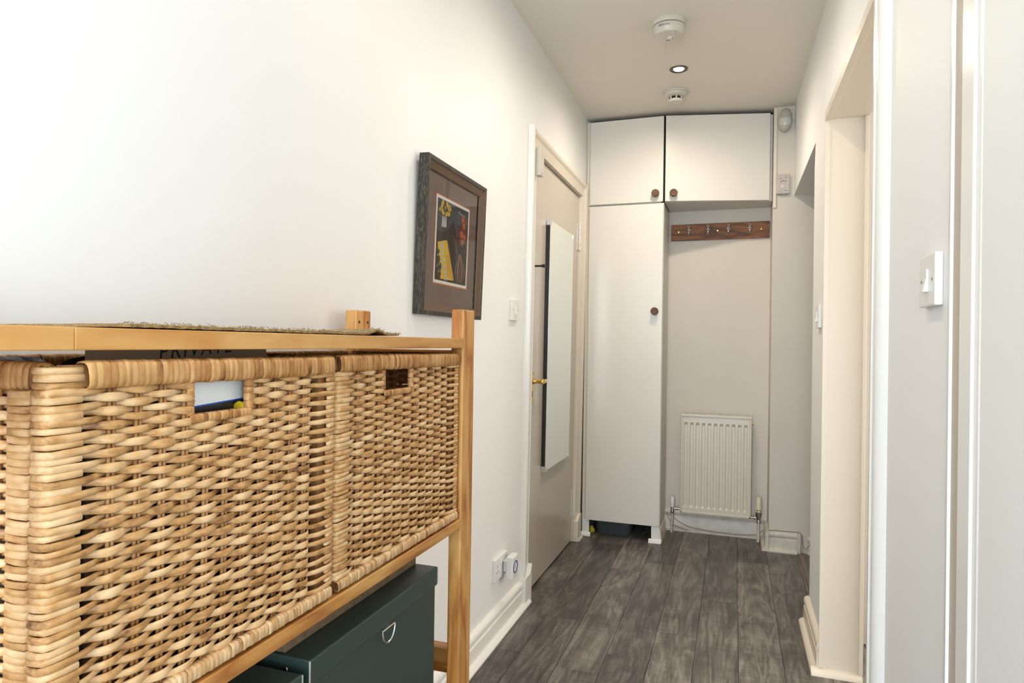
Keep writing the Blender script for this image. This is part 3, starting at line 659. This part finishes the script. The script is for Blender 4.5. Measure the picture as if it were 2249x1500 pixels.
MB().lathe([(.041,-.044),(.042,-.047),(.038,-.056),(.030,-.058)],(0,0,0),'z',28).build('cap',M['aged_plastic'],sm2,smooth=True)
def downlight(label,y,energy,x=-.275):
    t=thing('downlight',label,'downlight',(x,y,CZ),group='recessed ceiling downlights')
    MB().lathe([(.026,-.0015),(.030,-.004),(.043,-.0035),(.044,0),(.026,0)],(0,0,0),'z',36,cap=False).build('bezel',M['bezel'],t,smooth=True)
    MB().lathe([(.0265,0),(.024,-.0028),(.001,-.003)],(0,0,0),'z',28).build('lamp',M['lamp'],t)
    d=bpy.data.lights.new('downlight_beam','SPOT'); d.energy=energy; d.color=(1.0,.89,.74); d.spot_size=math.radians(176); d.spot_blend=1.0; d.shadow_soft_size=.03
    o=bpy.data.objects.new('downlight_beam',d); C.objects.link(o); o.parent=t; o.location=(0,0,-.012)
    return t
downlight('lit recessed ceiling downlight between the two smoke alarms',3.288,17)
downlight('recessed ceiling downlight above the shelf unit, out of view',1.10,6)
downlight('added unseen downlight above the framed picture, evening out the hall light',2.20,8)  # added lamp, spreads light evenly along the left wall
downlight('recessed ceiling downlight behind the camera, out of view',-1.0,10)

# ------------------------------------------------------------------ pine shelf unit
SF=-.545
su=thing('pine_shelf_unit','pine open shelf unit standing against the left wall','shelf unit',(-.69,.80,0))
def U(x,y,z): return (x+.69,y-.80,z)
for (ya,yb) in ((1.278,1.340),(.272,.334)):
    for (xa,xb) in ((-.574,SF),(-.837,-.808)):
        p_=B(U(xa,ya,0),U(xb,yb,1.221)).build('post',M['pine_z'],su,bevel=.003,seg=2)
        if xa<-.7:
            for yy in (ya+.012,yb-.014):
                MB().lathe([(.0032,-.0005),(.0032,.0005)],U(-.8078,yy,1.194),'x',10).build('peg_hole',M['ink'],p_)
    for zz in (1.082,.435,.06): B(U(-.808,ya+.015,zz),U(-.574,ya+.045,zz+.052)).build('cross_rail',M['pine_x'],su,bevel=.002)
# top shelf: front edge board in two lengths, boards behind
B(U(-.572,.336,1.1385),U(SF,.415,1.1590)).build('front_edge',M['pine_y'],su,bevel=.0012)
B(U(-.572,.4152,1.1385),U(SF,1.2775,1.1590)).build('front_edge',M['pine_y'],su,bevel=.0012)
for k in range(3):
    xa=-.806+k*.078; B(U(xa,.336,1.1400),U(xa+.0772,1.2775,1.1580)).build('shelf_board',M['pine_y'],su,bevel=.001)
# lower shelf carrying the baskets, bottom shelf carrying the boxes
B(U(-.570,.336,.7560),U(SF,1.2775,.7760)).build('front_rail',M['pine_y'],su,bevel=.0015)
for k in range(3):
    xa=-.806+k*.0785; B(U(xa,.336,.7590),U(xa+.0775,1.2775,.7770)).build('shelf_board',M['pine_y'],su,bevel=.001)
B(U(-.570,.336,.364),U(SF,1.2775,.384)).build('front_rail',M['pine_y'],su,bevel=.0015)
for k in range(3):
    xa=-.806+k*.0785; B(U(xa,.336,.367),U(xa+.0775,1.2775,.385)).build('shelf_board',M['pine_y'],su,bevel=.001)

# woven mat on top
mt=thing('woven_mat','rough woven fibre mat with a frayed edge on the pine shelf top','mat',(-.69,.75,1.159))
ny,nx_=120,14; vs_=[];rg=random.Random(5)
def matz(y):
    t=(y-.477)/.536; z=.0008
    if .80<t<.93: z+=.0065*math.sin((t-.80)/.13*PI)**2
    return z
for i in range(ny+1):
    y=.477+.536*i/ny
    for k in range(nx_+1):
        x=-.553-.24*k/nx_ + (rg.uniform(-.002,.002) if k==0 else 0)
        vs_.append((x+.69,y-.75,matz(y)*(1 if k<4 else max(.15,1-(k-4)/6))+.0035+rg.uniform(0,.0008)))
nb=len(vs_); vs2=vs_+[(a,b_,max(.0002,c-.0032)) for a,b_,c in vs_]
W1=nx_+1
fs_=[(i*W1+k,i*W1+k+1,(i+1)*W1+k+1,(i+1)*W1+k) for i in range(ny) for k in range(nx_)]
fs_+= [tuple(nb+j for j in f) for f in fs_]
fs_+= [(i*W1,(i+1)*W1,nb+(i+1)*W1,nb+i*W1) for i in range(ny)]+[(i*W1+nx_,(i+1)*W1+nx_,nb+(i+1)*W1+nx_,nb+i*W1+nx_) for i in range(ny)]
fs_+= [(k,k+1,nb+k+1,nb+k) for k in range(nx_)]+[(ny*W1+k,ny*W1+k+1,nb+ny*W1+k+1,nb+ny*W1+k) for k in range(nx_)]
MB().add(vs2,fs_).build('mat_sheet',plain('jute_mat',(.34,.22,.09),.9,bump=.8,bscale=400,var=.35,vscale=150),mt)
fz_=MB()
for k in range(420):
    y=.477+.536*rg.random(); x=-.553-rg.random()*.02; z=matz(y)+.0035
    a=rg.uniform(-1,1); l=rg.uniform(.003,.008)
    p0=Vector((x+.69,y-.75,z)); p1=p0+Vector((rg.uniform(-.001,.003),a*l,rg.uniform(.0005,.0035))); p2=p1+Vector((rg.uniform(-.002,.002),a*l*.8,rg.uniform(-.003,.001)))
    fz_.tube([p0,p1,p2],.0004,4)
o=fz_.build('frayed_edge',plain('jute_fibre',(.50,.38,.24),.8,var=.6,vscale=200),mt); o['kind']='stuff'

# ------------------------------------------------------------------ wicker baskets
def fast_mesh(name, V_, rings, nring, closed):
    me=bpy.data.meshes.new(name); nV=len(V_); m=rings
    i=np.arange(m if closed else m-1); k=np.arange(nring)
    I,K=np.meshgrid(i,k,indexing='ij'); I2=(I+1)%m; K2=(K+1)%nring
    F=np.stack([I*nring+K,I*nring+K2,I2*nring+K2,I2*nring+K],-1).reshape(-1,4)
    me.vertices.add(nV); me.vertices.foreach_set('co',V_.astype(np.float32).ravel())
    nF=len(F); me.loops.add(nF*4); me.loops.foreach_set('vertex_index',F.astype(np.int32).ravel())
    me.polygons.add(nF); me.polygons.foreach_set('loop_start',np.arange(0,nF*4,4,dtype=np.int32)); me.polygons.foreach_set('loop_total',np.full(nF,4,dtype=np.int32))
    me.polygons.foreach_set('use_smooth',np.ones(nF,dtype=bool)); me.update(calc_edges=True); me.validate(); return me
def basket(label, y0, W, holeu, seed, tall_corner):
    R=random.Random(seed); D=.262; H=.3500; c=.027; cs=.012; zb=.7784
    root=thing('wicker_basket',label,'basket',(-.5560,y0,zb),group='wicker baskets on the shelf')
    RIM=.0262; BASE=.0165
    # local: side s of the box; P(side,s,n) -> (x,y) ; front faces +x
    def xy(side,s,n):
        if side==0: return (n, s)
        if side==1: return (-s, W+n)
        if side==2: return (-D-n, W-s)
        return (-D+s, -n)
    Ls=[W,D,W,D]; nst=[11,7,11,7]
    def stakes(side):
        L=Ls[side]; n=nst[side]; a=.060 if side%2==0 else .062
        return [a+(L-2*a)*k/(n-1) for k in range(n)]
    A=.0044
    hz0,hz1=.2840,.3240      # handle hole, heights above the base
    hu0,hu1=holeu
    pitch=.00655; z=BASE+.0045; rows=[]
    while z<H-RIM+.001: rows.append(z); z+=pitch
    for ri,zr in enumerate(rows):
        par=ri%2
        # stations: (side, s, n, halfheight)
        path=[]
        for side in range(4):
            L=Ls[side]; st=stakes(side); sta=[]
            ca=c if side%2==0 else cs
            if par==0:
                sta += [(0.0,.0050,.0037),(ca*.5,.0056,.0039),(ca,.0050,.0037)]
                if side%2: sta += [(cs+.004,-.006,.0026),(cs+.030,-.006,.0026)]
            else:
                sta += [(c+.004,-.010,.0026)]
            for k,s in enumerate(st):
                over=(k%2==1) if par==0 else (k%2==0)
                sta.append((s,A if over else -A, (.0046*R.uniform(.86,1.16)) if over else .0028))
            if par==0:
                if side%2: sta += [(L-cs-.030,-.006,.0026),(L-cs-.004,-.006,.0026)]
                sta += [(L-ca,.0050,.0037),(L-ca*.5,.0056,.0039),(L,.0050,.0037)]
            else: sta += [(L-c-.004,-.010,.0026)]
            for (s1,n1,h1),(s2,n2,h2) in zip(sta[:-1],sta[1:]):
                for q in range(7):
                    t=q/7; e=(1-math.cos(PI*t))/2
                    s=s1+(s2-s1)*t; path.append((side,s,n1+(n2-n1)*e,h1+(h2-h1)*e))
            path.append((side,)+sta[-1])
        ph=R.random()*6; pts=[];hh=[];cut=None
        wob=lambda s_: .0006*math.sin(s_*31+ph)+.0004*math.sin(s_*97+ph*2)
        inhole=hz0-.001<zr<hz1+.004
        keep=[]
        for (side,s,n,h) in path:
            x,y=xy(side,s,n)
            keep.append(not(inhole and side==0 and hu0<s<hu1))
            pts.append((x,y,zr+wob(s+side*.5))); hh.append(h)
        pts=np.array(pts); hh=np.array(hh); keep=np.array(keep); closed=True
        if not keep.all():
            j=int(np.where(~keep)[0][-1])+1
            pts=np.roll(pts,-j,0); hh=np.roll(hh,-j); keep=np.roll(keep,-j); pts=pts[keep]; hh=hh[keep]; closed=False
        tan=np.roll(pts,-1,0)-np.roll(pts,1,0)
        if not closed: tan[0]=pts[1]-pts[0]; tan[-1]=pts[-1]-pts[-2]
        tan[:,2]=0; tan/= (np.linalg.norm(tan,axis=1,keepdims=True)+1e-9)
        nrm=np.stack([tan[:,1],-tan[:,0],np.zeros(len(pts))],1)
        NR=8; th=2*PI*np.arange(NR)/NR
        tw=.22*np.sin(np.arange(len(pts))*.11+ph)
        ca_,sa_=np.cos(th),np.sin(th)
        # lens section: half height hh vertically, thickness across
        hv=hh[:,None]*np.sign(sa_)*np.abs(sa_)**.8; tn=.00175*ca_[None,:]*np.ones((len(pts),1))
        zz=hv*np.cos(tw)[:,None]+tn*np.sin(tw)[:,None]; nn_=tn*np.cos(tw)[:,None]-hv*np.sin(tw)[:,None]*.6
        V_=pts[:,None,:]+nrm[:,None,:]*nn_[:,:,None]+np.array([0,0,1.])[None,None,:]*zz[:,:,None]
        me=fast_mesh('strand',V_.reshape(-1,3),len(pts),NR,closed); me.materials.append(M['strand'])
        o=bpy.data.objects.new('strand',me); C.objects.link(o); o.parent=root
    # stakes: pairs of rods
    def stake_mesh(h0,h1):
        mb=MB()
        for d in (-.0024,.0024): mb.lathe([(.0020,h0),(.0020,h1)],(0,d,0),'z',7)
        me=mb.mesh('stake'); me.materials.append(M['stake'])
        for p in me.polygons: p.use_smooth=True
        return me
    sm_full=stake_mesh(.004,H-.012); sm_short=stake_mesh(.004,hz0-.006)
    for side in range(4):
        for s in stakes(side):
            x,y=xy(side,s,0); short= side==0 and hu0<s<hu1
            link_copy(sm_short if short else sm_full,'stake',root,Matrix.Translation((x,y,0))@Matrix.Rotation(-PI/2*side,4,'Z'))
    # corner columns: core plus stacked wraps where the other rows pass inside
    for ci,(side,sx,sy) in enumerate(((0,0,0),(1,0,W),(2,-D,W),(3,-D,0))):
        # corner at start of each side
        x0,y0_=xy(side,0,0)
        inx=-1 if x0>-D/2 else 1; iny=1 if y0_<W/2 else -1
        top=H-.004 if ci==0 and tall_corner else H-RIM+.004
        B((x0+inx*.0015,y0_+iny*.0015,.002),(x0+inx*cs,y0_+iny*c,top)).build('corner_post',M['stake'],root)
    def lband(h):
        """L band round an outside corner at local origin: along +y (front) and along -x (side)"""
        path=[(-cs*1.04,-.0020),(-cs*1.0,-.0046),(-cs*.75,-.0050),(-.005,-.0048),(-.0025,-.0042),(.0030,-.0030),(.0046,.0030),(.0050,.010),(.0054,c*.55),(.0048,c*1.0),(.0020,c*1.02)]
        pts=np.array([(x,y,0) for x,y in path]); tan=np.gradient(pts,axis=0); tan/=np.linalg.norm(tan,axis=1,keepdims=True)
        nrm=np.stack([tan[:,1],-tan[:,0],np.zeros(len(pts))],1)
        NR=8; th=2*PI*np.arange(NR)/NR
        V_=pts[:,None,:]+nrm[:,None,:]*(.0016*np.cos(th))[None,:,None]+np.array([0,0,1.])[None,None,:]*(h*np.sign(np.sin(th))*np.abs(np.sin(th))**.6)[None,:,None]
        me=fast_mesh('corner_wrap',V_.reshape(-1,3),len(pts),NR,False); me.materials.append(M['strand']); return me
    lb=[lband(.0033),lband(.0029),lband(.0036)]
    cm=[Matrix.Translation((0,0,0)),Matrix.Translation((0,W,0))@Matrix.Rotation(PI/2,4,'Z'),Matrix.Translation((-D,W,0))@Matrix.Rotation(PI,4,'Z'),Matrix.Translation((-D,0,0))@Matrix.Rotation(-PI/2,4,'Z')]
    for ci in range(4):
        zl=[zr for i,zr in enumerate(rows) if i%2==1]
        if ci==0 and tall_corner:
            zz=zl[-1]+pitch
            while zz<H-.006: zl.append(zz); zz+=pitch
        for zr in zl:
            jit=Matrix.Translation((R.uniform(-.0006,.0010),R.uniform(-.0010,.0006),zr+R.uniform(-.0006,.0006)))@Euler((R.uniform(-.025,.025),R.uniform(-.025,.025),0)).to_matrix().to_4x4()
            link_copy(R.choice(lb),'corner_wrap',root,cm[ci]@jit)
    # second column of stacked bands on the end faces, beside each corner
    def sband(h):
        path=[(-.0140,-.004),(-.0138,.0030),(-.0120,.0050),(0,.0062),(.0120,.0050),(.0138,.0030),(.0140,-.004)]
        pts=np.array([(y,x,0) for x,y in path]); tan=np.gradient(pts,axis=0); tan/=np.linalg.norm(tan,axis=1,keepdims=True)
        nrm=np.stack([tan[:,1],-tan[:,0],np.zeros(len(pts))],1); NR=8; th=2*PI*np.arange(NR)/NR
        V_=pts[:,None,:]+nrm[:,None,:]*(.0016*np.cos(th))[None,:,None]+np.array([0,0,1.])[None,None,:]*(h*np.sign(np.sin(th))*np.abs(np.sin(th))**.7)[None,:,None]
        V_[2:5,:,2]-=.0012
        me=fast_mesh('end_wrap',V_.reshape(-1,3),len(pts),NR,False); me.materials.append(M['strand']); return me
    sb=[sband(.0036),sband(.0032)]
    for side in (1,3):
        for s in (cs+.0165,D-cs-.0165):
            x,y=xy(side,s,0); rt_=Matrix.Rotation(PI/2*side,4,'Z')
            (xa,ya),(xb,yb)=xy(side,s-.012,-.010),xy(side,s+.012,.001)
            B((xa,ya,.004),(xb,yb,H-RIM+.004)).build('corner_post',M['stake'],root)
            if side==3:
                for zr in rows: link_copy(R.choice(sb),'end_wrap',root,Matrix.Translation((x,y,zr+R.uniform(-.0006,.0006)))@rt_@Euler((R.uniform(-.04,.04),R.uniform(-.03,.03),0)).to_matrix().to_4x4())
    # wrapped rims
    def wrapmesh(hh,hd,wd,mat,nm):
        prof=[(-.5,.88),(-.38,.98),(.36,1.03),(.5,.94)]; n=16; vs=[]
        for t,k in prof:
            for q in range(n):
                a=2*PI*q/n; cx_=math.copysign(abs(math.cos(a))**.62,math.cos(a)); sz=math.copysign(abs(math.sin(a))**.62,math.sin(a))
                vs.append((hd*k*cx_,t*wd,hh*k*sz))
        fs=[(i*n+q,i*n+(q+1)%n,(i+1)*n+(q+1)%n,(i+1)*n+q) for i in range(3) for q in range(n)]
        me=MB().add(vs,fs).mesh(nm); me.materials.append(mat)
        for p in me.polygons: p.use_smooth=True
        return me
    wt=[wrapmesh(RIM/2*k,.0098*k,.0078*e,M['wrapm'],'rim_wrap') for k,e in ((1,1),(1.03,.9),(.98,1.1))]
    wb=[wrapmesh(BASE/2*k,.0078*k,.0070*e,M['wrap_pale'],'base_wrap') for k,e in ((1,1),(1.05,.9),(.97,1.1))]
    for side in range(4):
        L=Ls[side]; rot=Matrix.Rotation(-PI/2*side,4,'Z')
        s=c+.006 if (side==0 and tall_corner) else .003; e=L-.003 if side!=3 else L-.010
        while s<e:
            x,y=xy(side,s,(.001 if side%2==0 else -.006)+.0006*math.sin(s*40))
            zc=H-RIM/2-.0008*math.sin(s*9+seed)
            link_copy(R.choice(wt),'rim_wrap',root,Matrix.Translation((x,y,zc))@rot@Euler((R.uniform(.03,.11),0,R.uniform(-.04,.04))).to_matrix().to_4x4())
            s+=R.uniform(.0064,.0078)
        s=.003
        while s<L-.002:
            x,y=xy(side,s,.0022 if side%2==0 else -.004)
            link_copy(R.choice(wb),'base_wrap',root,Matrix.Translation((x,y,BASE/2+.0004+R.uniform(0,.0006)))@rot@Euler((R.uniform(-.05,.12),0,R.uniform(-.05,.05))).to_matrix().to_4x4())
            s+=R.uniform(.0058,.0070)
        (xa,ya),(xb,yb)=xy(side,.010,.004 if side%2==0 else -.003),xy(side,L-.010,-.004 if side%2==0 else -.009)
        B((xa,ya,H-RIM+.003),(xb,yb,H-.003)).build('rim_core',M['stake'],root)
        B((xa,ya,.002),(xb,yb,BASE-.002)).build('base_core',M['stake'],root)
    # handle hole: wrapped sill and side binding
    ws=wrapmesh(.0052,.0052,.0068,M['wrapm'],'handle_wrap')
    s=hu0-.002
    while s<hu1+.004:
        link_copy(ws,'handle_wrap',root,Matrix.Translation((.001,s,hz0+.001))@Euler((R.uniform(.05,.2),0,R.uniform(-.1,.1))).to_matrix().to_4x4()); s+=.0062
    wv_=wrapmesh(.0050,.0048,.0088,M['wrapm'],'handle_wrap')
    for s in (hu0-.003,hu1+.003):
        z=hz0+.010
        while z<hz1+.004:
            link_copy(wv_,'handle_wrap',root,Matrix.Translation((.0005,s,z))@Matrix.Rotation(PI/2,4,'X')@Euler((R.uniform(-.15,.15),0,R.uniform(-.15,.15))).to_matrix().to_4x4()); z+=.0086
    # woven bottom
    B((-D+.004,.004,.004),(-.004,W-.004,.008)).build('basket_floor',M['stake'],root)
    return root
basket('wicker basket nearer the camera, holding folders and bags',.4005,.4125,(.155,.240),11,True)
basket('wicker basket farther from the camera, beside the shelf post',.8280,.4370,(.1360,.2300),23,False)

# ------------------------------------------------------------------ what the near basket holds
fd=thing('paper_folder','brown folder marked PRIVATE standing in the near basket','folder',(-.612,.63,.7874))
FT=.3498
fpts=[(-.150,0),(.146,0),(.146,.328)]+[(.146-.034*math.sin(k*PI/10),.328+(FT-.328)*(1-math.cos(k*PI/10))) for k in range(1,6)]+[(-.150,FT)]
MB().extr(fpts,lambda p,q,a:(a,p,q),-.004,0).build('cover',M['cardboard'],fd)
tx_=text('lettering','PRIVATE',.026,M['ink'],fd,Matrix.Identity(4),spacing=1.2,shear=.2)
tx_.data.transform(face_px((.0003,-.066,.3385),.07))
bm=bmesh.new(); bm.from_mesh(tx_.data); bmesh.ops.bisect_plane(bm,geom=bm.verts[:]+bm.edges[:]+bm.faces[:],plane_co=(0,0,FT),plane_no=(0,0,1),clear_outer=True); bm.to_mesh(tx_.data); bm.free()
wc=thing('card_box','black box with a white upper face and blue line behind the basket handle hole','box',(-.5720,.632,.7874))
B((-.034,-.083,0),(-.001,.086,.3270)).build('box_body',M['black_bag'],wc,bevel=.001)
MB().extr([(-.0830,.2860),(.086,.2945),(.086,.3268),(-.083,.3268)],lambda p,q,a:(a,p,q),-.001,.0002).build('white_face',M['paper'],wc)
MB().extr([(-.0830,.2843),(.086,.2928),(.086,.2945),(-.083,.2860)],lambda p,q,a:(a,p,q),-.001,.0003).build('blue_line',M['blue_edge'],wc)
bg=thing('black_bag','crumpled black plastic bag filling the near basket','bag',(-.69,.60,.7874))
def lump(cx_,rx,ry,h,seed,n=40,m=22,e=.6):
    rg_=np.random.default_rng(seed); ph=rg_.random(12)*6; vs=[]
    for i in range(m+1):
        t=PI/2*i/m
        for k in range(n):
            a=2*PI*k/n; f=1+.05*math.sin(5*a+ph[0]+3*t)+.04*math.sin(9*a-ph[1]+7*t)
            cr_=math.copysign(abs(math.cos(a))**e,math.cos(a)); sr=math.copysign(abs(math.sin(a))**e,math.sin(a)); ct=math.cos(t)**.35 if i<m else .0
            vs.append((cx_[0]+rx*ct*cr_*f,cx_[1]+ry*ct*sr*f,cx_[2]+h*math.sin(t)*(1+.010*math.sin(6*a+ph[2])*math.sin(2*t)+.008*math.sin(4*a+ph[3]+9*t))))
    fs=[(i*n+k,i*n+(k+1)%n,(i+1)*n+(k+1)%n,(i+1)*n+k) for i in range(m) for k in range(n)]+[tuple(range(n-1,-1,-1))]
    return MB().add(vs,fs)
lump((.0,.0,0),.060,.128,.340,3).build('bag_body',M['black_bag'],bg,smooth=True)
cb=thing('grey_bag','crinkled grey plastic bag standing at the near end of the basket','bag',(-.650,.4400,.7874))
lump((0,0,0),.055,.024,.341,8,e=.8).build('bag_body',M['clear_bag'],cb)
yk=thing('yellow_reel','small yellow plastic reel resting inside the basket handle hole','reel',(-.5662,.6465,1.0675))
MB().lathe([(.0035,-.007),(.0035,.007)],(0,0,0),'y',12).build('hub',M['yellow'],yk)
for yy in (-.006,.006): MB().lathe([(.0035,yy-.002),(.0075,yy-.0018),(.0082,yy),(.0075,yy+.0018),(.0035,yy+.002)],(0,0,0),'y',20).build('flange',M['yellow'],yk,smooth=True)

# ------------------------------------------------------------------ green storage boxes
def gbox(label,y0,y1,ztop,xf,xb,ring_=True):
    t=thing('storage_box',label,'storage box',(xf,y0,.3855),group='green storage boxes')
    Hh=ztop-.3855; Wd=y1-y0; Dp=xf-xb
    B((-Dp+.004,.004,0),(-.0035,Wd-.004,Hh-.002)).build('box_body',M['green'],t,bevel=.0015)
    lid=B((-Dp,0,Hh-.037),(0,Wd,Hh)).build('lid',M['green'],t,bevel=.0025,seg=2)
    if True:
        for yy in (.0,Wd):
            B((-.0012,yy-.0012 if yy else -.0004,Hh-.034),(.0006,yy+.0004 if yy else .0012,Hh-.0015)).build('worn_corner',M['green_edge'],lid)
        MB().lathe([(.0035,-.0010),(.0030,-.0018),(.001,-.002)],(-.040,0,Hh-.018),'y',12).build('rivet',M['chrome'],lid,smooth=True)
    if ring_:
        rc=Wd*.515; rp=[]
        for k in range(15):
            a=PI+PI*k/14; rp.append((.004,rc+.021*math.cos(a),Hh-.040+.024*math.sin(a)))
        MB().tube(rp+[(.003,rc+.021,Hh-.040),(.003,rc-.021,Hh-.040)],.0016,8,True).build('ring_pull',M['chrome'],t,smooth=True)
    return t
gbox('dark green card storage box with a metal ring pull, nearest the shelf post',.7745,1.1900,.7020,-.5560,-.8050)
gbox('dark green card storage box nearest the camera at the bottom of the frame',.345,.7560,.6930,-.5540,-.8050)
rb=thing('rough_board','rough brown board lying on the green box lid under the baskets','board',(-.70,.98,.7023))
B((-.10,-.20,0),(.098,.205,.014)).build('slab',M['board'],rb,bevel=.002)
